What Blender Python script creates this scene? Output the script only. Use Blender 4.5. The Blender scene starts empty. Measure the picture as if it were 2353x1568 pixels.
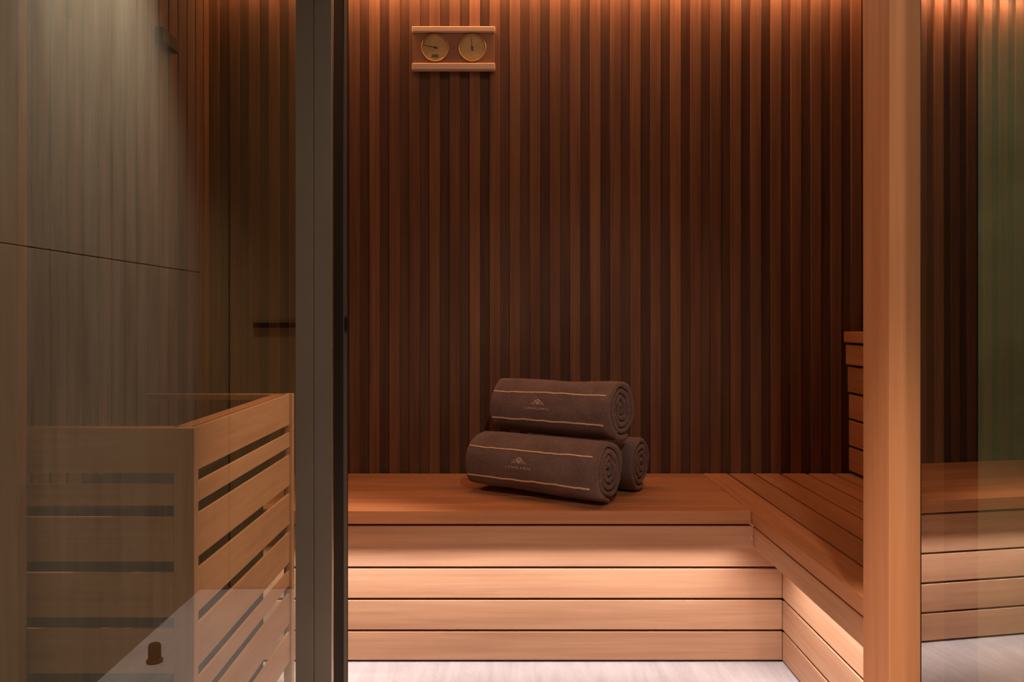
import bpy, bmesh, math, random
from mathutils import Vector, Matrix, noise

random.seed(7)
S = bpy.context.scene
COL = S.collection
PI = math.pi
F = 1900.0                       # focal length in pixels of the 2353 wide frame
EYE = 0.958                      # camera height


# ------------------------------------------------------------------ materials
class NT:
    def __init__(self, name):
        self.m = bpy.data.materials.new(name)
        self.m.use_nodes = True
        self.t = self.m.node_tree
        self.t.nodes.clear()
        self.out = self.t.nodes.new('ShaderNodeOutputMaterial')

    def n(self, kind, **kw):
        nd = self.t.nodes.new('ShaderNode' + kind)
        for k, v in kw.items():
            if k in nd.inputs.keys():
                nd.inputs[k].default_value = v
            else:
                setattr(nd, k, v)
        return nd

    def l(self, a, b):
        self.t.links.new(a, b)

    def ramp(self, stops):
        r = self.n('ValToRGB')
        e = r.color_ramp.elements
        while len(e) < len(stops):
            e.new(0.5)
        for i, (p, c) in enumerate(stops):
            e[i].position = p
            e[i].color = (c[0], c[1], c[2], 1)
        return r


def wood(name, axis, dark, light, grain=1.0, vary=0.35, rough=0.5, bump=0.08, spec=0.35, blotch=0.25):
    """board timber, grain running along one axis; every board has its own tone"""
    w = NT(name)
    tc = w.n('TexCoord')
    at = w.n('Attribute', attribute_name='rnd')
    cmb = w.n('CombineXYZ')
    mul = w.n('Math', operation='MULTIPLY')
    mul.inputs[1].default_value = 13.7
    w.l(at.outputs['Fac'], mul.inputs[0])
    for i in range(3):
        w.l(mul.outputs[0], cmb.inputs[i])
    add = w.n('VectorMath', operation='ADD')
    w.l(tc.outputs['Object'], add.inputs[0])
    w.l(cmb.outputs[0], add.inputs[1])
    mp = w.n('Mapping')
    sc = [70.0 * grain] * 3
    sc[axis] = 2.2 * grain
    mp.inputs['Scale'].default_value = sc
    w.l(add.outputs[0], mp.inputs['Vector'])
    nz = w.n('TexNoise', Scale=1.0, Detail=5.0, Roughness=0.62, Distortion=0.25)
    w.l(mp.outputs[0], nz.inputs['Vector'])
    mp2 = w.n('Mapping')
    sc2 = [9.0] * 3
    sc2[axis] = 1.3
    mp2.inputs['Scale'].default_value = sc2
    w.l(add.outputs[0], mp2.inputs['Vector'])
    nz2 = w.n('TexNoise', Scale=1.0, Detail=3.0, Roughness=0.5, Distortion=0.6)
    w.l(mp2.outputs[0], nz2.inputs['Vector'])
    mix = w.n('Mix', data_type='FLOAT')
    mix.inputs[0].default_value = 0.45
    w.l(nz.outputs['Fac'], mix.inputs[2])
    w.l(nz2.outputs['Fac'], mix.inputs[3])
    rp = w.ramp([(0.32, dark), (0.68, light)])
    w.l(mix.outputs[0], rp.inputs[0])
    # tone per board
    mr = w.n('MapRange')
    mr.inputs['To Min'].default_value = 1.0 - vary
    mr.inputs['To Max'].default_value = 1.0 + vary
    w.l(at.outputs['Fac'], mr.inputs['Value'])
    hsv = w.n('HueSaturation')
    w.l(rp.outputs[0], hsv.inputs['Color'])
    w.l(mr.outputs[0], hsv.inputs['Value'])
    bs = w.n('BsdfPrincipled', Roughness=rough)
    bs.inputs['Specular IOR Level'].default_value = spec
    w.l(hsv.outputs[0], bs.inputs['Base Color'])
    bp = w.n('Bump', Strength=bump, Distance=0.002)
    w.l(nz.outputs['Fac'], bp.inputs['Height'])
    w.l(bp.outputs[0], bs.inputs['Normal'])
    w.l(bs.outputs[0], w.out.inputs[0])
    return w.m


def plain(name, col, rough=0.5, metal=0.0, spec=0.5, nscale=0.0, namt=0.0, bump=0.0):
    w = NT(name)
    bs = w.n('BsdfPrincipled', Roughness=rough, Metallic=metal)
    bs.inputs['Specular IOR Level'].default_value = spec
    bs.inputs['Base Color'].default_value = (*col, 1)
    if nscale:
        tc = w.n('TexCoord')
        nz = w.n('TexNoise', Scale=nscale, Detail=4.0, Roughness=0.6)
        w.l(tc.outputs['Object'], nz.inputs['Vector'])
        rp = w.ramp([(0.3, [c * (1 - namt) for c in col]), (0.7, [c * (1 + namt) for c in col])])
        w.l(nz.outputs['Fac'], rp.inputs[0])
        w.l(rp.outputs[0], bs.inputs['Base Color'])
        if bump:
            bp = w.n('Bump', Strength=bump, Distance=0.002)
            w.l(nz.outputs['Fac'], bp.inputs['Height'])
            w.l(bp.outputs[0], bs.inputs['Normal'])
    w.l(bs.outputs[0], w.out.inputs[0])
    return w.m


def stone_floor():
    w = NT('stone floor')
    tc = w.n('TexCoord')
    mp = w.n('Mapping')
    mp.inputs['Rotation'].default_value = (0, 0, 0.35)
    mp.inputs['Scale'].default_value = (16, 2.4, 1)
    w.l(tc.outputs['Object'], mp.inputs['Vector'])
    nz = w.n('TexNoise', Scale=1.6, Detail=6.0, Roughness=0.65, Distortion=0.9)
    w.l(mp.outputs[0], nz.inputs['Vector'])
    nz2 = w.n('TexNoise', Scale=120.0, Detail=3.0)
    w.l(tc.outputs['Object'], nz2.inputs['Vector'])
    mix = w.n('Mix', data_type='FLOAT')
    mix.inputs[0].default_value = 0.25
    w.l(nz.outputs['Fac'], mix.inputs[2])
    w.l(nz2.outputs['Fac'], mix.inputs[3])
    rp = w.ramp([(0.3, (0.40, 0.358, 0.352)), (0.6, (0.55, 0.500, 0.492))])
    w.l(mix.outputs[0], rp.inputs[0])
    bs = w.n('BsdfPrincipled', Roughness=0.42)
    w.l(rp.outputs[0], bs.inputs['Base Color'])
    w.l(bs.outputs[0], w.out.inputs[0])
    return w.m


def rough_stone(name, c0, c1, sc=(6, 6, 6), rough=0.75, joints=None):
    w = NT(name)
    tc = w.n('TexCoord')
    mp = w.n('Mapping')
    mp.inputs['Scale'].default_value = sc
    w.l(tc.outputs['Object'], mp.inputs['Vector'])
    nz = w.n('TexNoise', Scale=1.0, Detail=8.0, Roughness=0.68, Distortion=0.3)
    w.l(mp.outputs[0], nz.inputs['Vector'])
    rp = w.ramp([(0.3, c0), (0.7, c1)])
    w.l(nz.outputs['Fac'], rp.inputs[0])
    bs = w.n('BsdfPrincipled', Roughness=rough)
    w.l(rp.outputs[0], bs.inputs['Base Color'])
    bp = w.n('Bump', Strength=0.3, Distance=0.004)
    w.l(nz.outputs['Fac'], bp.inputs['Height'])
    w.l(bp.outputs[0], bs.inputs['Normal'])
    w.l(bs.outputs[0], w.out.inputs[0])
    return w.m


def glass(name, tint, r0, r1, rcol=(1, 1, 1)):
    """thin coated pane: reflectance r0 head-on rising to r1 at a glancing angle"""
    w = NT(name)
    tr = w.n('BsdfTransparent')
    tr.inputs[0].default_value = (*tint, 1)
    gl = w.n('BsdfGlossy', Roughness=0.0)
    gl.inputs[0].default_value = (*rcol, 1)
    lw = w.n('LayerWeight', Blend=0.5)
    mr = w.n('MapRange')
    mr.inputs['To Min'].default_value = r0
    mr.inputs['To Max'].default_value = r1
    pw = w.n('Math', operation='POWER')
    pw.inputs[1].default_value = 2.0
    w.l(lw.outputs['Facing'], pw.inputs[0])
    w.l(pw.outputs[0], mr.inputs['Value'])
    mx = w.n('MixShader')
    w.l(mr.outputs[0], mx.inputs[0])
    w.l(tr.outputs[0], mx.inputs[1])
    w.l(gl.outputs[0], mx.inputs[2])
    w.l(mx.outputs[0], w.out.inputs[0])
    return w.m


def emit(name, col, st):
    w = NT(name)
    e = w.n('Emission', Strength=st)
    e.inputs[0].default_value = (*col, 1)
    w.l(e.outputs[0], w.out.inputs[0])
    return w.m


def towel_mat():
    w = NT('towel terry')
    tc = w.n('TexCoord')
    nz = w.n('TexNoise', Scale=260.0, Detail=3.0, Roughness=0.7)
    w.l(tc.outputs['Object'], nz.inputs['Vector'])
    nz2 = w.n('TexNoise', Scale=18.0, Detail=3.0)
    w.l(tc.outputs['Object'], nz2.inputs['Vector'])
    mix = w.n('Mix', data_type='FLOAT')
    mix.inputs[0].default_value = 0.35
    w.l(nz.outputs['Fac'], mix.inputs[2])
    w.l(nz2.outputs['Fac'], mix.inputs[3])
    rp = w.ramp([(0.3, (0.072, 0.046, 0.039)), (0.7, (0.23, 0.155, 0.135))])
    w.l(mix.outputs[0], rp.inputs[0])
    bs = w.n('BsdfPrincipled', Roughness=0.95)
    bs.inputs['Specular IOR Level'].default_value = 0.1
    bs.inputs['Sheen Weight'].default_value = 0.35
    bs.inputs['Sheen Roughness'].default_value = 0.5
    bs.inputs['Sheen Tint'].default_value = (1.0, 0.75, 0.68, 1)
    w.l(rp.outputs[0], bs.inputs['Base Color'])
    bp = w.n('Bump', Strength=0.9, Distance=0.004)
    w.l(nz.outputs['Fac'], bp.inputs['Height'])
    w.l(bp.outputs[0], bs.inputs['Normal'])
    w.l(bs.outputs[0], w.out.inputs[0])
    return w.m


PALE0, PALE1 = (0.44, 0.225, 0.122), (0.63, 0.36, 0.212)
M = {
    'pale_x': wood('pale cedar along x', 0, PALE0, PALE1, vary=0.07),
    'pale_y': wood('pale cedar along y', 1, PALE0, PALE1, vary=0.07),
    'pale_z': wood('pale cedar along z', 2, PALE0, PALE1, vary=0.10),
    'seat_x': wood('dimmed seat cedar along x', 0, (0.33, 0.130, 0.052), (0.52, 0.235, 0.105), vary=0.14),  # same cedar as the pale boards, dim seat light painted into the tone
    'seat_y': wood('dimmed seat cedar along y', 1, (0.33, 0.130, 0.052), (0.52, 0.235, 0.105), vary=0.14),
    'post_z': wood('door post cedar', 2, (0.40, 0.165, 0.070), (0.60, 0.275, 0.125), vary=0.05, grain=0.7),
    'dark_z': wood('dark thermo cladding', 2, (0.095, 0.042, 0.021), (0.215, 0.103, 0.053), vary=0.42, bump=0.15),
    'core': plain('painted gap shade', (0.012, 0.007, 0.004), 0.9, spec=0.1),  # near-black backing, paints the shade in the gaps between boards
    'floor': stone_floor(),
    'green': rough_stone('green plaster', (0.17, 0.20, 0.11), (0.30, 0.34, 0.20), (5, 5, 5)),
    'outer': rough_stone('corridor stone', (0.28, 0.25, 0.18), (0.50, 0.45, 0.34), (16, 16, 1.6)),
    'outer_door': wood('corridor door veneer', 2, (0.22, 0.14, 0.06), (0.33, 0.21, 0.10), vary=0.1),
    'ceil': plain('corridor ceiling', (0.35, 0.32, 0.28), 0.9),
    'metal': plain('bronze anodised metal', (0.125, 0.108, 0.090), 0.55, 0.2, nscale=6, namt=0.08),
    'channel': plain('dark green-grey channel', (0.060, 0.058, 0.045), 0.6, 0.1, spec=0.3),
    'metal_edge': plain('polished profile edge', (0.55, 0.45, 0.40), 0.28, 1.0),
    'rubber': plain('black rubber seal', (0.008, 0.008, 0.007), 0.75, spec=0.12),
    'black': plain('black panel', (0.008, 0.008, 0.006), 0.6, spec=0.2),
    'clear': glass('clear pane face', (0.97, 0.97, 0.95), 0.0, 0.02),
    'pane': glass('fixed pane coating', (0.55, 0.56, 0.50), 0.19, 0.55),
    'doorglass': glass('door pane coating', (0.75, 0.78, 0.66), 0.36, 0.97, (1.0, 0.97, 0.95)),
    'towel': towel_mat(),
    'gold': plain('gold thread', (0.80, 0.60, 0.40), 0.5, 0.2),
    'thread': plain('embroidery thread', (0.66, 0.48, 0.36), 0.6, 0.1),
    'tpale': wood('thermometer rail pine', 0, (0.60, 0.42, 0.29), (0.76, 0.56, 0.41), vary=0.05),
    'tboard': wood('thermometer board cedar', 0, (0.26, 0.135, 0.075), (0.37, 0.20, 0.115), vary=0.05),
    'dial': plain('brass dial', (0.50, 0.38, 0.17), 0.45, 0.15, nscale=60, namt=0.12),
    'brass': plain('brass bezel', (0.42, 0.26, 0.13), 0.35, 0.6),
    'ink': plain('dark ink', (0.02, 0.012, 0.005), 0.6),
    'greenink': plain('green ink', (0.10, 0.13, 0.04), 0.6),
    'paleink': plain('pale label', (0.62, 0.42, 0.22), 0.6),
    'led': emit('led diffuser', (1.0, 0.70, 0.48), 2.0),
    'cove': emit('cove diffuser', (1.0, 0.35, 0.12), 3.0),
}


# ------------------------------------------------------------------ mesh helpers
class MB:
    def __init__(self):
        self.bm = bmesh.new()
        self.r = self.bm.faces.layers.float.new('rnd')

    def box(self, x0, x1, y0, y1, z0, z1, bev=0.0015, rnd=None, mi=0, seg=2):
        rnd = random.random() if rnd is None else rnd
        b = bmesh.new()
        bmesh.ops.create_cube(b, size=1.0)
        for v in b.verts:
            v.co = Vector((x0 + (v.co.x + .5) * (x1 - x0), y0 + (v.co.y + .5) * (y1 - y0), z0 + (v.co.z + .5) * (z1 - z0)))
        if bev:
            bmesh.ops.bevel(b, geom=b.edges[:], offset=bev, segments=seg, affect='EDGES', profile=0.5)
        self.merge(b, rnd, mi)

    def merge(self, b, rnd=0.5, mi=0, mat=None):
        vm = {}
        for v in b.verts:
            vm[v] = self.bm.verts.new(mat @ v.co if mat else v.co)
        for f in b.faces:
            try:
                nf = self.bm.faces.new([vm[v] for v in f.verts])
            except ValueError:
                continue
            nf[self.r] = rnd
            nf.material_index = mi
            nf.smooth = f.smooth
        b.free()

    def cyl(self, c, axis, r, h, seg=32, bev=0.0, mi=0, r2=None, rnd=0.5):
        b = bmesh.new()
        bmesh.ops.create_cone(b, cap_ends=True, segments=seg, radius1=r, radius2=r if r2 is None else r2, depth=h)
        if bev:
            es = [e for e in b.edges if abs(e.verts[0].co.z - e.verts[1].co.z) < 1e-6]
            bmesh.ops.bevel(b, geom=es, offset=bev, segments=3, affect='EDGES', profile=0.5)
        for f in b.faces:
            f.smooth = len(f.verts) == 4
        q = Vector((0, 0, 1)).rotation_difference(Vector(axis)).to_matrix().to_4x4()
        self.merge(b, rnd, mi, Matrix.Translation(c) @ q)

    def torus(self, c, axis, R, r, seg=48, mi=0):
        b = bmesh.new()
        k = 10
        vs = [[b.verts.new(((R + r * math.cos(2 * PI * j / k)) * math.cos(2 * PI * i / seg),
                            (R + r * math.cos(2 * PI * j / k)) * math.sin(2 * PI * i / seg),
                            r * math.sin(2 * PI * j / k))) for j in range(k)] for i in range(seg)]
        for i in range(seg):
            for j in range(k):
                f = b.faces.new((vs[i][j], vs[(i + 1) % seg][j], vs[(i + 1) % seg][(j + 1) % k], vs[i][(j + 1) % k]))
                f.smooth = True
        q = Vector((0, 0, 1)).rotation_difference(Vector(axis)).to_matrix().to_4x4()
        self.merge(b, 0.5, mi, Matrix.Translation(c) @ q)

    def tube(self, pts, r, k=8, mi=0, up=Vector((0, 0, 1))):
        n = len(pts)
        rings = []
        for i, p in enumerate(pts):
            t = (pts[min(i + 1, n - 1)] - pts[max(i - 1, 0)]).normalized()
            a = t.cross(up)
            if a.length < 1e-4:
                a = t.cross(Vector((0, 1, 0)))
            a.normalize()
            b2 = a.cross(t)
            rings.append([self.bm.verts.new(p + (a * math.cos(2 * PI * j / k) + b2 * math.sin(2 * PI * j / k)) * r) for j in range(k)])
        for i in range(n - 1):
            for j in range(k):
                f = self.bm.faces.new((rings[i][j], rings[i + 1][j], rings[i + 1][(j + 1) % k], rings[i][(j + 1) % k]))
                f.smooth = True
                f.material_index = mi
        for rg, rev in ((rings[0], False), (rings[-1], True)):
            f = self.bm.faces.new(rg[::-1] if rev else rg)
            f.material_index = mi

    def build(self, name, mats, parent=None, origin=None):
        bmesh.ops.recalc_face_normals(self.bm, faces=self.bm.faces[:])
        if origin is not None:
            bmesh.ops.translate(self.bm, verts=self.bm.verts[:], vec=-Vector(origin))
        me = bpy.data.meshes.new(name)
        self.bm.to_mesh(me)
        self.bm.free()
        for m in (mats if isinstance(mats, list) else [mats]):
            me.materials.append(m)
        o = bpy.data.objects.new(name, me)
        COL.objects.link(o)
        if origin is not None:
            o.location = origin
        if parent:
            o.parent = parent
            if origin is not None:
                o.location = Vector(origin) - parent.location
            else:
                o.location = -parent.location
        return o


def thing(name, label, cat, loc, group=None):
    o = bpy.data.objects.new(name, None)
    o.empty_display_size = 0.1
    COL.objects.link(o)
    o.location = loc
    o['label'] = label
    o['category'] = cat
    if group:
        o['group'] = group
    return o


def struct(o):
    o['kind'] = 'structure'
    return o


# ------------------------------------------------------------------ main dimensions (metres)
XL, XR = -0.965, 1.180          # sauna side walls
YB = 2.712                      # face of the battens on the back wall
YG = 1.40                       # fixed glass
CEIL = 2.10

# ---- floor, one slab for the sauna and the corridor
b = MB()
b.box(-1.3, 2.4, -0.4, 2.95, -0.08, 0.0, bev=0)
fl = struct(b.build('floor', M['floor']))

# ---- back wall: raised battens on recessed boards
b = MB()
b.box(XL - 0.03, XR + 0.03, YB + 0.045, YB + 0.09, 0, CEIL + 0.2, bev=0, rnd=0.1)
pitch = 0.0659
x = -0.4225 - 9 * pitch
while x < XR + 0.05:
    w = 0.0343
    a, c = max(XL, x - w / 2), min(XR, x + w / 2)
    if c - a > 0.005:
        b.box(a, c, YB, YB + 0.046, 0, CEIL + 0.2, bev=0.0015, rnd=0.40 + 0.6 * random.random())
    a, c = max(XL, x + w / 2 - 0.002), min(XR, x + pitch - w / 2 + 0.002)
    if c - a > 0.005:
        b.box(a, c, YB + 0.011, YB + 0.046, 0, CEIL + 0.2, bev=0, rnd=0.32 * random.random())
    x += pitch
struct(b.build('wall_back', M['dark_z']))

# ---- left wall: close-set boards
b = MB()
b.box(XL - 0.06, XL - 0.02, YG + 0.03, YB + 0.09, 0, CEIL + 0.2, bev=0, rnd=0.1)
y = YB + 0.02
while y > YG + 0.05:
    b.box(XL - 0.021, XL, y - 0.062, y, 0, CEIL + 0.2, bev=0.002, rnd=0.3 + 0.6 * random.random())
    y -= 0.0695
struct(b.build('wall_left', M['dark_z']))

# ---- right wall
b = MB()
b.box(XR + 0.02, XR + 0.06, YG + 0.12, YB + 0.09, 0, CEIL + 0.2, bev=0, rnd=0.1)
y = YB + 0.02
while y > YG + 0.16:
    b.box(XR, XR + 0.021, y - 0.062, y, 0, CEIL + 0.2, bev=0.002, rnd=0.3 + 0.6 * random.random())
    y -= 0.0695
struct(b.build('wall_right', M['dark_z']))

# ---- ceiling of the sauna, stopping short of the back wall where the cove light sits
b = MB()
y = YG + 0.06
while y < YB - 0.17:
    b.box(XL, XR, y, y + 0.085, CEIL, CEIL + 0.02, bev=0.001)
    y += 0.088
b.box(XL - 0.05, XR + 0.05, YG, YB + 0.09, CEIL + 0.17, CEIL + 0.2, bev=0)
struct(b.build('ceiling', M['pale_x']))
b = MB()
b.box(XL + 0.02, XR - 0.02, YB - 0.13, YB - 0.115, CEIL + 0.06, CEIL + 0.075, bev=0.001)
struct(b.build('trim_6', [M['cove']]))

# ------------------------------------------------------------------ benches
SEAT = 0.45
YF = 2.18                       # front edge of the back bench
XF = 0.655                      # front edge of the side bench
REC = 0.123
YE = 1.475                      # near end of the side bench

bench = thing('sauna_bench', 'long slatted cedar bench running along the dark back wall, carrying the rolled towels', 'bench', (-0.15, 2.45, 0), 'L-shaped sauna bench')
b = MB()
n = 5
p = (YB - YF - 0.086) / n
for i in range(n):
    y0 = YF + 0.086 + i * p
    b.box(XL, XF - 0.0015, y0, y0 + p - 0.0035, SEAT - 0.028, SEAT, bev=0.002)
b.build('seat', M['seat_x'], bench)
b = MB()
b.box(XL, XF - 0.0005, YF, YF + 0.083, SEAT - 0.0345, SEAT, bev=0.0015, rnd=0.95)
b.build('front_edge', M['seat_x'], bench)
b = MB()
b.box(XL, XF + 0.003, YF + 0.004, YF + 0.026, 0.3545, 0.409, bev=0.0015, rnd=0.3)
b.build('fascia_board', M['pale_x'], bench)
b = MB()
YP = YF + REC
hs = [(0.006, 0.0845), (0.0905, 0.1720), (0.1785, 0.2595), (0.2660, 0.348), (0.353, 0.41)]
for k, (z0, z1) in enumerate(hs):
    b.box(XL, XF + REC, YP, YP + 0.02, z0, z1, bev=0.0015, rnd=[.35, .6, .75, .5, .4][k])
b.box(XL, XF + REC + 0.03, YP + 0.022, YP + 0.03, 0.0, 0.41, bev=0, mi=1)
b.box(XL, XF, YF + 0.027, YF + 0.030, 0.395, 0.4155, bev=0, mi=1)  # dark strip added so the gap under the front edge reads as shade
b.build('slatted_front_panel', [M['pale_x'], M['core']], bench)
for xx in (-0.9, -0.3, 0.3, 0.6):
    b = MB()
    b.box(xx, xx + 0.04, YF + 0.088, YB - 0.02, SEAT - 0.07, SEAT - 0.029, bev=0.001)
    b.build('bearer', M['pale_y'], bench)
b = MB()
b.box(XL + 0.01, XF + 0.01, YF + 0.0275, YF + 0.034, 0.368, 0.378, bev=0.0005)
o = b.build('light_strip', M['led'], bench)
o['label'] = 'glowing warm light strip tucked behind the fascia'

side = thing('sauna_bench', 'short slatted cedar bench leg coming forward along the right side to the door post', 'bench', (0.9, 2.1, 0), 'L-shaped sauna bench')
b = MB()
edges = [XF, 0.7365, 0.8236, 0.909, 0.9963, 1.082, 1.155]
for i in range(1, 6):
    b.box(edges[i] + 0.0035, edges[i + 1] - 0.0035, YE, YB - 0.002, SEAT - 0.028, SEAT, bev=0.002)
b.build('seat', M['seat_y'], side)
b = MB()
b.box(XF, 0.7330, YE, YB - 0.002, SEAT - 0.0345, SEAT, bev=0.0015, rnd=0.8)
b.build('front_edge', M['seat_y'], side)
b = MB()
b.box(XF + 0.0045, XF + 0.0265, YE, YF + 0.003, 0.3545, 0.409, bev=0.0015, rnd=0.35)
b.build('fascia_board', M['pale_y'], side)
b = MB()
XP = XF + REC
for k, (z0, z1) in enumerate(hs):
    b.box(XP, XP + 0.02, YE, YP - 0.0005, z0, z1, bev=0.0015, rnd=[.5, .7, .8, .5, .4][k])
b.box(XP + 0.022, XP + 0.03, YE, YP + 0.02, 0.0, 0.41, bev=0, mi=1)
b.box(XF + 0.0275, XF + 0.0305, YE, YF + 0.02, 0.395, 0.4155, bev=0, mi=1)  # same added dark strip, shade for the side bench gap
b.build('slatted_front_panel', [M['pale_y'], M['core']], side)
for yy in (1.55, 1.85):
    b = MB()
    b.box(0.74, XR - 0.03, yy, yy + 0.04, SEAT - 0.07, SEAT - 0.029, bev=0.001)
    b.build('bearer', M['pale_x'], side)
b = MB()
b.box(XF + 0.0275, XF + 0.034, YE, YF + 0.02, 0.368, 0.378, bev=0.0005)
o = b.build('light_strip', M['led'], side)
o['label'] = 'glowing warm light strip tucked behind the fascia'

# ---- backrest above the side bench
br = thing('backrest', 'slatted red-brown backrest standing above the side bench beside the pale door post', 'backrest', (1.15, 2.1, SEAT))
b = MB()
tops = [0.876, 0.804, 0.714, 0.628, 0.540]
bots = [0.804, 0.714, 0.628, 0.540, 0.457]
offs = [0.0, 0.006, 0.010, 0.010, 0.010]
for i in range(5):
    xo = 1.122 + offs[i]
    b.box(xo, xo + 0.018, YE + 0.02, YB - 0.004, bots[i] + 0.004, tops[i] - 0.004, bev=0.0015)
b.build('slatted_panel', M['seat_y'], br)
b = MB()
b.box(1.115, 1.172, YE + 0.02, YB - 0.004, 0.880, 0.915, bev=0.002)
b.build('top_rail', M['seat_y'], br)
for yy in (1.56, 1.95, 2.34, 2.66):
    b = MB()
    b.box(1.151, 1.178, yy, yy + 0.035, SEAT + 0.002, 0.879, bev=0.001)
    b.build('upright', M['seat_y'], br)

# ------------------------------------------------------------------ heater guard at left
GX0, GX1, GY0, GY1, GT = -0.940, -0.5530, 1.48, 2.178, 0.761
guard = thing('heater_guard', 'waist-high slatted cedar guard standing behind the glass at lower left', 'guard', (-0.75, 1.83, 0))
seq = [.0815, .040, .0815, .0815, .0815, .040, .0815, .0815]
G = 0.0187


def slats(b, fn):
    z = GT
    for h in seq:
        if z - h < 0.02:
            break
        fn(b, z - h, z)
        z -= h + G


b = MB()
slats(b, lambda q, z0, z1: q.box(GX0 + 0.015, GX1 - 0.037, GY0 + 0.002, GY0 + 0.008, z0 + 0.001, z1 - (0 if z1 < GT else 0.0), bev=0.001))
b.build('front_slat_panel', M['pale_x'], guard)
b = MB()
slats(b, lambda q, z0, z1: q.box(GX1 - 0.0085, GX1 - 0.003, GY0 + 0.022, GY1 - 0.026, z0 + 0.0025, z1, bev=0.0008))
b.build('side_slat_panel', M['pale_y'], guard)
for (x0, x1, y0, y1) in ((GX0, GX0 + 0.0145, GY0, GY0 + 0.02), (GX1 - 0.0365, GX1, GY0, GY0 + 0.0215),
                         (GX1 - 0.018, GX1 + 0.003, GY1 - 0.025, GY1)):
    b = MB()
    b.box(x0, x1, y0, y1, 0.0, GT, bev=0.001)
    b.build('post', M['pale_z'], guard)
b = MB()
b.box(GX1 - 0.048, GX1 - 0.020, GY0 + 0.022, GY1, GT - 0.014, GT - 0.001, bev=0.001)
b.box(GX0 + 0.015, GX1 - 0.038, GY0 + 0.019, GY0 + 0.04, GT - 0.014, GT - 0.001, bev=0.001)
b.box(GX0 + 0.0, GX1 - 0.049, GY1 - 0.022, GY1, GT - 0.016, GT - 0.001, bev=0.001)
b.build('top_rail', M['seat_y'], guard)
# dark heater inside the guard, seen only as darkness between the slats
heater = thing('sauna_heater', 'dark box heater standing inside the slatted guard, seen as darkness between its slats', 'heater', (-0.76, 1.85, 0))
b = MB()
b.box(-0.93, -0.612, 1.56, 2.12, 0.03, 0.60, bev=0.01)
b.build('body', M['black'], heater)
for (xx, yy) in ((-0.91, 1.6), (-0.63, 1.6), (-0.91, 2.08), (-0.63, 2.08)):
    b = MB()
    b.cyl((xx, yy, 0.015), (0, 0, 1), 0.012, 0.03, seg=12)
    b.build('foot', M['black'], heater)

# inner post by the left wall
b = MB()
b.box(XL, -0.842, 1.436, 1.462, 0, CEIL, bev=0.001, rnd=0.5)
struct(b.build('trim_1', M['pale_z']))

# ------------------------------------------------------------------ door frame
# right post: pale cedar
b = MB()
b.box(0.635, 0.687, 1.36, 1.459, 0, CEIL, bev=0.0015, rnd=0.5)
struct(b.build('trim_2', M['post_z']))
b = MB()
b.box(0.6875, 0.7525, 1.41, 1.459, 0, CEIL, bev=0.001, rnd=0.1)
struct(b.build('trim_3', M['dark_z']))
b = MB()
b.box(0.753, 0.827, 1.44, 1.459, 0, CEIL, bev=0)
struct(b.build('trim_4', M['black']))

# left post: bronze metal, with seal and profile in the jamb
b = MB()
b.box(-0.3415, -0.3115, 1.36, 1.50, 0, CEIL, bev=0.001)
b.box(-0.3110, -0.2830, 1.3605, 1.50, 0, CEIL, bev=0.001)
jamb = struct(b.build('trim_5', M['metal']))
b = MB()
b.box(-0.2829, -0.2805, 1.361, 1.368, 0, CEIL, bev=0.0004)
o = b.build('edge_profile', M['metal_edge'], jamb)
b = MB()
b.box(-0.2829, -0.2815, 1.369, 1.455, 0, CEIL, bev=0.0004)
b.box(-0.2829, -0.2812, 1.486, 1.50, 0, CEIL, bev=0.0004)
b.build('rubber_seal', M['rubber'], jamb)
b = MB()
b.box(-0.2829, -0.2800, 1.456, 1.485, 0, CEIL, bev=0.0008)
o = b.build('door_channel', M['channel'], jamb)
b = MB()
b.box(-0.2799, -0.2765, 1.460, 1.480, 0.935, 0.960, bev=0.001)
b.build('strike_plate', M['rubber'], jamb)
b = MB()
for (xx, zz) in ((-0.3325, 1.297), (-0.323, 0.696)):
    b.cyl((xx, 1.3597, zz), (0, -1, 0), 0.0016, 0.0012, seg=12)
b.build('screw', M['metal_edge'], jamb)

# header above the opening and the glass
b = MB()
b.box(-1.1, 2.3, 1.36, 1.46, CEIL, 2.62, bev=0)
struct(b.build('wall_front_header', M['outer']))

# fixed pane
b = MB()
x0, x1, y0, y1, z0, z1 = -1.07, -0.3410, YG, YG + 0.008, 0.0, CEIL


def pane_box(b, c):
    """c: eight corners, index 0-3 the coated face, 4-7 the far face"""
    v = [b.bm.verts.new(p) for p in c]
    for k, idx in enumerate(((0, 1, 2, 3), (7, 6, 5, 4), (0, 4, 5, 1), (1, 5, 6, 2), (2, 6, 7, 3), (3, 7, 4, 0))):
        f = b.bm.faces.new([v[i] for i in idx])
        f.material_index = 0 if k == 0 else 1


pane_box(b, [(x0, y0, z0), (x1, y0, z0), (x1, y0, z1), (x0, y0, z1), (x0, y1, z0), (x1, y1, z0), (x1, y1, z1), (x0, y1, z1)])
struct(b.build('window_1', [M['pane'], M['clear']]))

# open glass door, hinged at the cedar post and swung towards the camera
T = math.radians(5.45)
hx, hy = 0.6385, 1.262
L = 0.90
dx, dy = math.sin(T), -math.cos(T)
nx, ny = math.cos(T) * 0.008, math.sin(T) * 0.008
b = MB()
e = (hx + dx * L, hy + dy * L)
pane_box(b, [(hx, hy, 0.01), (e[0], e[1], 0.01), (e[0], e[1], CEIL - .01), (hx, hy, CEIL - .01),
             (hx + nx, hy + ny, 0.01), (e[0] + nx, e[1] + ny, 0.01), (e[0] + nx, e[1] + ny, CEIL - .01), (hx + nx, hy + ny, CEIL - .01)])
door = struct(b.build('door_1', [M['doorglass'], M['clear']]))

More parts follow.
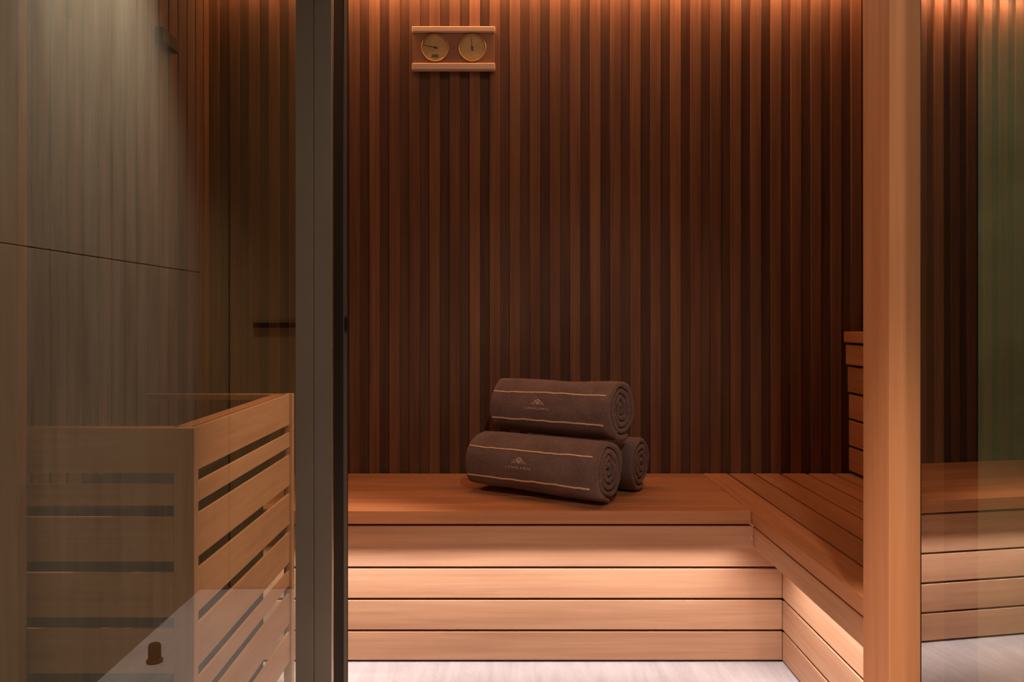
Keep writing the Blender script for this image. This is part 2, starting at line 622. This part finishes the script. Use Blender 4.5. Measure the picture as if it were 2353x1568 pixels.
# ------------------------------------------------------------------ corridor
b = MB()
b.box(0.8275, 2.4, 1.44, 1.50, 0, 2.62, bev=0)
struct(b.build('wall_front', M['green']))
b = MB()
YR = -0.12
b.box(-1.15, -1.07, YR - 0.1, 1.45, 0, 1.118, bev=0.001, rnd=.5)
b.box(-1.15, -1.07, YR - 0.1, 1.45, 1.121, 2.62, bev=0.001, rnd=.5)
struct(b.build('wall_outer_left', M['outer']))
b = MB()
b.box(-1.07, -0.97, YR - 0.1, YR, 0, 2.62, bev=0)
b.box(-0.97, 2.4, YR - 0.1, YR, 2.15, 2.62, bev=0)
b.box(0.1, 2.4, YR - 0.1, YR, 0, 2.15, bev=0)
struct(b.build('wall_outer_rear', M['outer_door']))
b = MB()
b.box(-0.966, 0.096, YR - 0.06, YR - 0.004, 0.005, 2.146, bev=0.002)
d2 = struct(b.build('door_2', M['outer_door']))
b = MB()
b.box(-0.88, -0.60, YR - 0.003, YR + 0.012, 0.925, 0.943, bev=0.002)
b.build('handle', M['rubber'], d2)
b = MB()
b.box(2.3, 2.4, YR, 1.45, 0, 2.62, bev=0)
struct(b.build('wall_outer_right', M['green']))
b = MB()
b.box(-1.15, 2.4, YR - 0.1, 1.47, 2.62, 2.66, bev=0)
struct(b.build('ceiling_corridor', M['ceil']))

# rubber door stop on the corridor floor, seen as a reflection in the pane
b = MB()
b.cyl((0, 0, 0.004), (0, 0, 1), 0.022, 0.008, seg=28, bev=0.002)
b.cyl((0, 0, 0.030), (0, 0, 1), 0.017, 0.045, seg=28, bev=0.007)
o = b.build('door_stop', M['rubber'])
o.location = (-0.971, 0.496, 0.0)
o['label'] = 'small black rubber door stop on the stone floor, mirrored in the lower left glass'
o['category'] = 'door stop'

# ------------------------------------------------------------------ small fittings on the left wall
b = MB()
b.box(XL + 0.0005, XL + 0.022, 2.296, 2.405, 1.727, 1.770, bev=0.003)
o = b.build('wall_sensor', plain('brown plastic', (0.06, 0.025, 0.012), 0.6), origin=(XL, 2.35, 1.75))
o['label'] = 'small dark box fixed high on the left slatted wall behind the glass'
o['category'] = 'sensor'
b = MB()
b.cyl((0, 0, 0.28), (0, 0, 1), 0.0075, 0.56, seg=14, bev=0.003)
o = b.build('hanging_rod', plain('dark red rod', (0.06, 0.02, 0.01), 0.5))
o.location = (-0.935, 1.78, 1.603)
o['label'] = 'thin dark brown rod hanging down at the top left edge of the glass'
o['category'] = 'rod'

# ------------------------------------------------------------------ thermometer and hygrometer
TX0, TX1, TZ0, TZ1 = -0.2965, -0.0260, 1.762, 1.908
TY = YB - 0.0005
th = thing('sauna_thermometer', 'wooden wall gauge with two round brass dials mounted high on the back wall', 'thermometer', ((TX0 + TX1) / 2, TY, TZ0))
b = MB()
b.box(TX0 + 0.002, TX1 - 0.002, TY - 0.014, TY, TZ0 + 0.012, TZ1 - 0.008, bev=0.001)
b.build('back_board', M['tboard'], th)
b = MB()
b.box(TX0, TX1, TY - 0.026, TY, TZ1 - 0.0185, TZ1, bev=0.003, rnd=.5, seg=3)
b.build('rail', M['tpale'], th)
b = MB()
b.box(TX0, TX1, TY - 0.026, TY, TZ0 + 0.005, TZ0 + 0.0265, bev=0.003, rnd=.6, seg=3)
b.build('rail', M['tpale'], th)


def on_wall(px, py, Y):
    return Vector(((px - 1156) / F * Y, Y, EYE - (py - 732) / F * Y))


for k, (cx, cy) in enumerate(((1000, 110.5), (1085, 110.5))):
    Y = TY - 0.014
    c = on_wall(cx, cy, Y)
    R = 0.0435
    b = MB()
    b.cyl(c + Vector((0, -0.002, 0)), (0, -1, 0), R - 0.002, 0.005, seg=56)
    dial = b.build('dial', M['dial'], th)
    dial['label'] = ('left brass dial with its hand pointing left', 'right brass dial with its hand pointing up')[k]
    b = MB()
    b.torus(c + Vector((0, -0.004, 0)), (0, -1, 0), R, 0.0026)
    b.torus(c + Vector((0, -0.0045, 0)), (0, -1, 0), R - 0.0045, 0.0007)
    o = b.build('bezel', M['brass'], dial)
    o.location = (0, 0, 0)
    F0 = c + Vector((0, -0.0048, 0))

    def bar(b, r0, r1, ang, w0, w1, off, mi=0):
        d = Vector((math.sin(ang), 0, math.cos(ang)))
        s = Vector((math.cos(ang), 0, -math.sin(ang)))
        q = [F0 + d * r0 - s * w0, F0 + d * r1 - s * w1, F0 + d * r1 + s * w1, F0 + d * r0 + s * w0]
        fr = [b.bm.verts.new(p_ + Vector((0, -off, 0))) for p_ in q]
        bk = [b.bm.verts.new(p_ + Vector((0, -off + 0.0004, 0))) for p_ in q]
        fs = [fr, bk[::-1]] + [[fr[i], fr[(i + 1) % 4], bk[(i + 1) % 4], bk[i]] for i in range(4)]
        for f_ in fs:
            nf = b.bm.faces.new(f_)
            nf.material_index = mi

    b = MB()
    for i in range(-13, 14):
        a = math.radians(i * 10)
        big = i % 3 == 0
        bar(b, R * (0.76 if big else 0.81), R * 0.87, a, 0.0005 if big else 0.0003, 0.0005 if big else 0.0003, 0.0002)
        if i % 4 == 0:
            bar(b, R * 0.60, R * 0.69, a, 0.0019, 0.0019, 0.0002)
    o = b.build('scale_marks', M['brass'], dial)
    o.location = (0, 0, 0)
    b = MB()
    if k == 0:
        bar(b, R * 0.50, R * 0.74, PI, 0.010, 0.012, 0.0001, 0)
    bar(b, R * 0.12, R * 0.52, PI / 2 + 0.28, 0.003, 0.003, 0.0001, 1)
    o = b.build('printed_label', [M['greenink'], M['paleink']], dial)
    o.location = (0, 0, 0)
    b = MB()
    a = math.radians(-77 if k == 0 else -5)
    bar(b, 0, R * 0.86, a, 0.0013, 0.0005, 0.0012)
    bar(b, 0, -R * 0.25, a, 0.0013, 0.0016, 0.0012)
    o = b.build('hand', M['ink'], dial)
    o.location = (0, 0, 0)
    b = MB()
    b.cyl(F0 + Vector((0, -0.0015, 0)), (0, -1, 0), 0.0034, 0.003, seg=18, bev=0.0008)
    o = b.build('hub', M['ink'], dial)
    o.location = (0, 0, 0)


# ------------------------------------------------------------------ rolled towels
def towel(label, c, ang, length, R, seed, end_phi, flap=0.0, stripes=True, emblem=None, taper=0.04):
    """c: centre of the right-hand end; the roll runs away to the left and back"""
    root = thing('rolled_towel', label, 'towel', (0, 0, 0), 'rolled brown towels stacked on the bench')
    ax = Vector((-math.cos(ang), math.sin(ang), 0))     # from right end to left end
    fr = Vector((-math.sin(ang), -math.cos(ang), 0))    # front
    up = Vector((0, 0, 1))
    c = Vector(c)
    bottom = c.z - R
    pch, th_ = 0.0190, 0.0158
    r0 = 0.010
    turns = (R - r0) / pch

    def nzv(a, s, k, sc=1.0):
        return noise.noise(Vector((math.cos(a) * 1.3 * sc + seed * 7.1, math.sin(a) * 1.3 * sc + k, s * 3.2 * sc)))

    def disp(phi, s, r):
        """irregular cloth surface"""
        d = 0.0065 * nzv(phi, s * length * 2.2, seed) + 0.0016 * nzv(phi, s * length * 9, seed + 3, 3.0)
        d *= min(1.0, r / R)
        return d

    def pos(phi, s, r, edge=0.0):
        # s 0 right end .. 1 left end ; phi 0 top, pi/2 front, pi bottom
        rr = (r + disp(phi, s, r)) * (1 - taper * s)
        rr *= 1.0 + 0.035 * math.cos(2 * phi + PI) * (r / R)
        wq = max(0.0, 1 - r / R) * min(1.0, r / 0.02)
        rr *= 1.0 + 0.35 * wq * noise.noise(Vector((math.cos(phi) * 1.1 + seed * 3, math.sin(phi) * 1.1, 4.0)))
        p_ = c + ax * (s * length + edge) + up * (rr * math.cos(phi)) + fr * (rr * math.sin(phi))
        p_.z -= taper * s * R * 0.9
        if p_.z < bottom + 0.0005:
            p_.z = bottom + 0.0005 + (bottom - p_.z) * -0.08 * 0
        return p_

    bm = bmesh.new()
    ly = bm.faces.layers.float.new('rnd')
    NS = int(turns * 56)
    th_end = end_phi + 2 * PI * math.ceil(turns)          # theta of loose edge
    th_start = th_end - 2 * PI * turns
    stations = []
    NJ = 64
    for j in range(NJ + 1):
        u = j / NJ
        s = 0.5 - 0.5 * math.cos(PI * u)
        s = 0.6 * s + 0.4 * u
        stations.append(s)
    outer, inner = [], []
    for s in stations:
        d_end = min(s, 1 - s) * length
        round_ = min(1.0, d_end / 0.0065)
        tf = 0.22 + 0.78 * math.sqrt(max(0.0, 1 - (1 - round_) ** 2))
        ro, ri = [], []
        fl_ = flap * max(0.0, min(1.0, (0.74 - s) / 0.42))
        for i in range(NS + 1):
            v = i / NS
            th = th_start + (th_end + fl_ - th_start) * v
            r = r0 + pch * (th - th_start) / (2 * PI)
            # cloth edge rounding at the loose end
            lo = math.sqrt(min(1.0, (NS - i) / 2.0))
            t2 = th_ * tf * (0.45 + 0.55 * lo)
            # end faces are uneven, the core sits a little proud or sunk
            sg = 1 if s < 0.5 else -1
            prox = max(0.0, 1 - d_end / 0.05)
            e = sg * prox * (0.005 * noise.noise(Vector((th * 0.9, seed, 5))) + 0.010 * (1 - r / R) * (0.8 if seed % 2 else -0.4)
                             + 0.0022 * noise.noise(Vector((th * 6.0, seed, 9))))
            rm = min(r, R + 0.008) - th_ / 2
            if fl_ > 0 and th > th_end:
                rm -= 0.2 * th_ * 0
            ro.append(bm.verts.new(pos(th, s, rm + t2 / 2, e)))
            ri.append(bm.verts.new(pos(th, s, max(0.001, rm - t2 / 2), e)))
        outer.append(ro)
        inner.append(ri)

    def q(*v):
        f = bm.faces.new(v)
        f.smooth = True
        f[ly] = 0.5
    for j in range(NJ):
        for i in range(NS):
            q(outer[j][i], outer[j + 1][i], outer[j + 1][i + 1], outer[j][i + 1])
            q(inner[j][i], inner[j][i + 1], inner[j + 1][i + 1], inner[j + 1][i])
        q(outer[j][NS], outer[j + 1][NS], inner[j + 1][NS], inner[j][NS])
        q(outer[j][0], inner[j][0], inner[j + 1][0], outer[j + 1][0])
    for i in range(NS):
        q(outer[0][i], outer[0][i + 1], inner[0][i + 1], inner[0][i])
        q(outer[NJ][i], inner[NJ][i], inner[NJ][i + 1], outer[NJ][i + 1])
    bmesh.ops.recalc_face_normals(bm, faces=bm.faces[:])
    root.location = (c.x + ax.x * length / 2, c.y + ax.y * length / 2, bottom)
    me = bpy.data.meshes.new('cloth')
    bmesh.ops.translate(bm, verts=bm.verts[:], vec=-root.location)
    bm.to_mesh(me)
    bm.free()
    me.materials.append(M['towel'])
    o = bpy.data.objects.new('cloth', me)
    COL.objects.link(o)
    o.parent = root

    def surf(phi, s, lift=0.0):
        k = (end_phi - phi) / (2 * PI)
        r = R - pch * k - th_ / 2 + th_ / 2
        return pos(phi, s, r + lift)

    if stripes:
        for ph, s0, s1 in ((math.radians(58), 0.045, 0.985), (math.radians(114), 0.055, 0.985)):
            b = MB()
            pts = []
            for j in range(90):
                s = s0 + (s1 - s0) * j / 89
                wob = 0.02 * noise.noise(Vector((s * 12, seed, ph)))
                pts.append(surf(ph + wob, s, 0.0004))
            b.tube(pts, 0.0019, 6)
            b.tube([p_ + up * -0.0022 for p_ in pts], 0.0007, 6)
            st = b.build('woven_stripe', M['gold'], root)
            st['label'] = 'thin gold stripe woven along the roll'
    if emblem:
        b = MB()
        rnd = random.Random(int(seed * 11))
        cs, cp = emblem

        def stitch(poly, r=0.0009):
            pts = []
            for i in range(len(poly) - 1):
                for t in range(5):
                    w_ = t / 5
                    pts.append((poly[i][0] * (1 - w_) + poly[i + 1][0] * w_, poly[i][1] * (1 - w_) + poly[i + 1][1] * w_))
            pts.append(poly[-1])
            P = [surf(cp - v_ / R, cs - u_ / length, 0.0003) for u_, v_ in pts]
            b.tube(P, r, 5)
        # small peaked crest of crossing strokes and leaves
        stitch([(-.022, .004), (-.012, .014), (0, .022), (.012, .014), (.022, .004)])
        stitch([(-.014, .004), (-.006, .012), (0, .004), (.006, .012), (.014, .004)])
        stitch([(-.008, .018), (0, .008), (.008, .018)])
        stitch([(0, .022), (0, .012)])
        # a row of small capitals under it, too coarse to read
        u0 = -.042
        for i in range(9):
            h = .0055
            w_ = .005
            kind = i % 4
            y0 = -.010
            if kind == 0:
                stitch([(u0, y0 + h), (u0, y0), (u0 + w_, y0)], .0006)
            elif kind == 1:
                stitch([(u0, y0), (u0 + w_ / 2, y0 + h), (u0 + w_, y0)], .0006)
            elif kind == 2:
                stitch([(u0, y0), (u0, y0 + h), (u0 + w_, y0), (u0 + w_, y0 + h)], .0006)
            else:
                stitch([(u0, y0), (u0, y0 + h)], .0006)
                stitch([(u0 + w_, y0), (u0 + w_, y0 + h)], .0006)
            u0 += .0098
        em = b.build('embroidery', M['thread'], root)
        em['label'] = 'small embroidered crest with a row of letters'
    return root


R0 = 0.090
A = math.radians(30)
S2 = SEAT
towel('front rolled brown towel lying on the bench, loose hem along its base', (0.296, 2.262, S2 + R0), math.radians(33), 0.430, R0, 1.0,
      math.radians(143), flap=math.radians(32), emblem=(0.57, math.radians(86)), taper=0.01)
towel('dark rolled towel at the back of the stack, half hidden behind the other two', (0.405, 2.430, S2 + R0 - 0.006), A, 0.370, R0 - 0.006, 2.0,
      math.radians(200), stripes=False)
towel('topmost rolled brown towel, resting across the two rolls below', (0.341, 2.340, S2 + R0 + 0.159), math.radians(34), 0.405, R0 + 0.001, 3.0,
      math.radians(205), emblem=(0.58, math.radians(86)))


# ------------------------------------------------------------------ lights
def area(name, loc, size, rot, power, col, spread=PI):
    d = bpy.data.lights.new(name, 'AREA')
    d.shape = 'RECTANGLE'
    d.size, d.size_y = size
    d.energy = power
    d.color = col
    d.spread = spread
    o = bpy.data.objects.new(name, d)
    COL.objects.link(o)
    o.location = loc
    o.rotation_euler = rot
    return o


WARM = (1.0, 0.72, 0.52)
# strip under the back bench and under the side bench
LED = (1.0, 0.92, 0.92)
area('bench_light', ((XL + XF) / 2, YF + 0.045, 0.366), (XF - XL - 0.02, 0.012), (math.radians(9), 0, 0), 2.8, LED, math.radians(100))
area('side_bench_light', (XF + 0.045, (YE + YF) / 2 + 0.02, 0.366), (0.012, YF - YE), (0, math.radians(-9), 0), 1.45, LED, math.radians(100))
# cove strip along the back wall
area('cove_light', ((XL + XR) / 2, YB - 0.045, CEIL + 0.015), (XR - XL - 0.04, 0.02), (math.radians(12), 0, 0), 12.0, (1.0, 0.46, 0.22))
# added overhead fill for the sauna, no actual fitting there
area('sauna_fill', (0.1, 2.1, CEIL - 0.004), (0.8, 0.3), (0, 0, 0), 1.5, (1.0, 0.55, 0.36))


def spot(name, loc, tgt, power, col, size=70, blend=0.8, rad=0.03):
    d = bpy.data.lights.new(name, 'SPOT')
    d.energy = power
    d.color = col
    d.spot_size = math.radians(size)
    d.spot_blend = blend
    d.shadow_soft_size = rad
    o = bpy.data.objects.new(name, d)
    COL.objects.link(o)
    o.location = loc
    o.rotation_euler = (Vector(tgt) - Vector(loc)).to_track_quat('-Z', 'Y').to_euler()
    return o


spot('front_downlight', (0.35, 0.06, 2.40), (0.25, 2.2, 0.30), 58.0, (1.0, 0.76, 0.62), 50, 0.9, 0.05)
spot('corner_floor_fill', (-0.62, 0.55, 2.60), (-0.62, 0.50, 0.0), 60.0, (1.0, 0.86, 0.70), 40, 0.8)  # added fill, lifts the corridor floor mirrored in the pane
spot('green_wall_fill', (1.25, 1.10, 2.60), (1.25, 1.44, 1.0), 85.0, (1.0, 0.86, 0.72), 80, 0.9)  # added fill to brighten the green wall behind the door glass
spot('guard_side_fill', (0.25, 1.95, 2.08), (-0.60, 1.85, 0.35), 150.0, (1.0, 0.68, 0.50), 38, 0.9)  # added fill inside the sauna, brightens the side slats of the guard
spot('wall_downlight', (-0.74, 0.66, 2.60), (-1.05, 0.60, 1.55), 240.0, (1.0, 0.86, 0.70), 62, 0.9)
spot('door_downlight', (0.28, 0.79, 2.60), (0.30, 0.85, 0.0), 640.0, (1.0, 0.76, 0.60), 44, 0.7)

w = bpy.data.worlds.new('World')
S.world = w
w.use_nodes = True
w.node_tree.nodes['Background'].inputs[0].default_value = (0.02, 0.016, 0.012, 1)
w.node_tree.nodes['Background'].inputs[1].default_value = 0.5

# ------------------------------------------------------------------ camera
cd = bpy.data.cameras.new('Camera')
cd.sensor_width = 36.0
cd.sensor_fit = 'HORIZONTAL'
cd.lens = F / 2353 * 36.0
cd.shift_x = (1176.5 - 1156) / 2353
cd.shift_y = -(784 - 732) / 2353
cd.clip_start = 0.02
cam = bpy.data.objects.new('Camera', cd)
COL.objects.link(cam)
cam.location = (0, 0, EYE)
cam.rotation_euler = (PI / 2, 0, 0)
S.camera = cam

S.view_settings.view_transform = 'Standard'
S.view_settings.look = 'None'
S.view_settings.gamma = 1
S.view_settings.exposure = 0
S.view_settings.use_curve_mapping = False
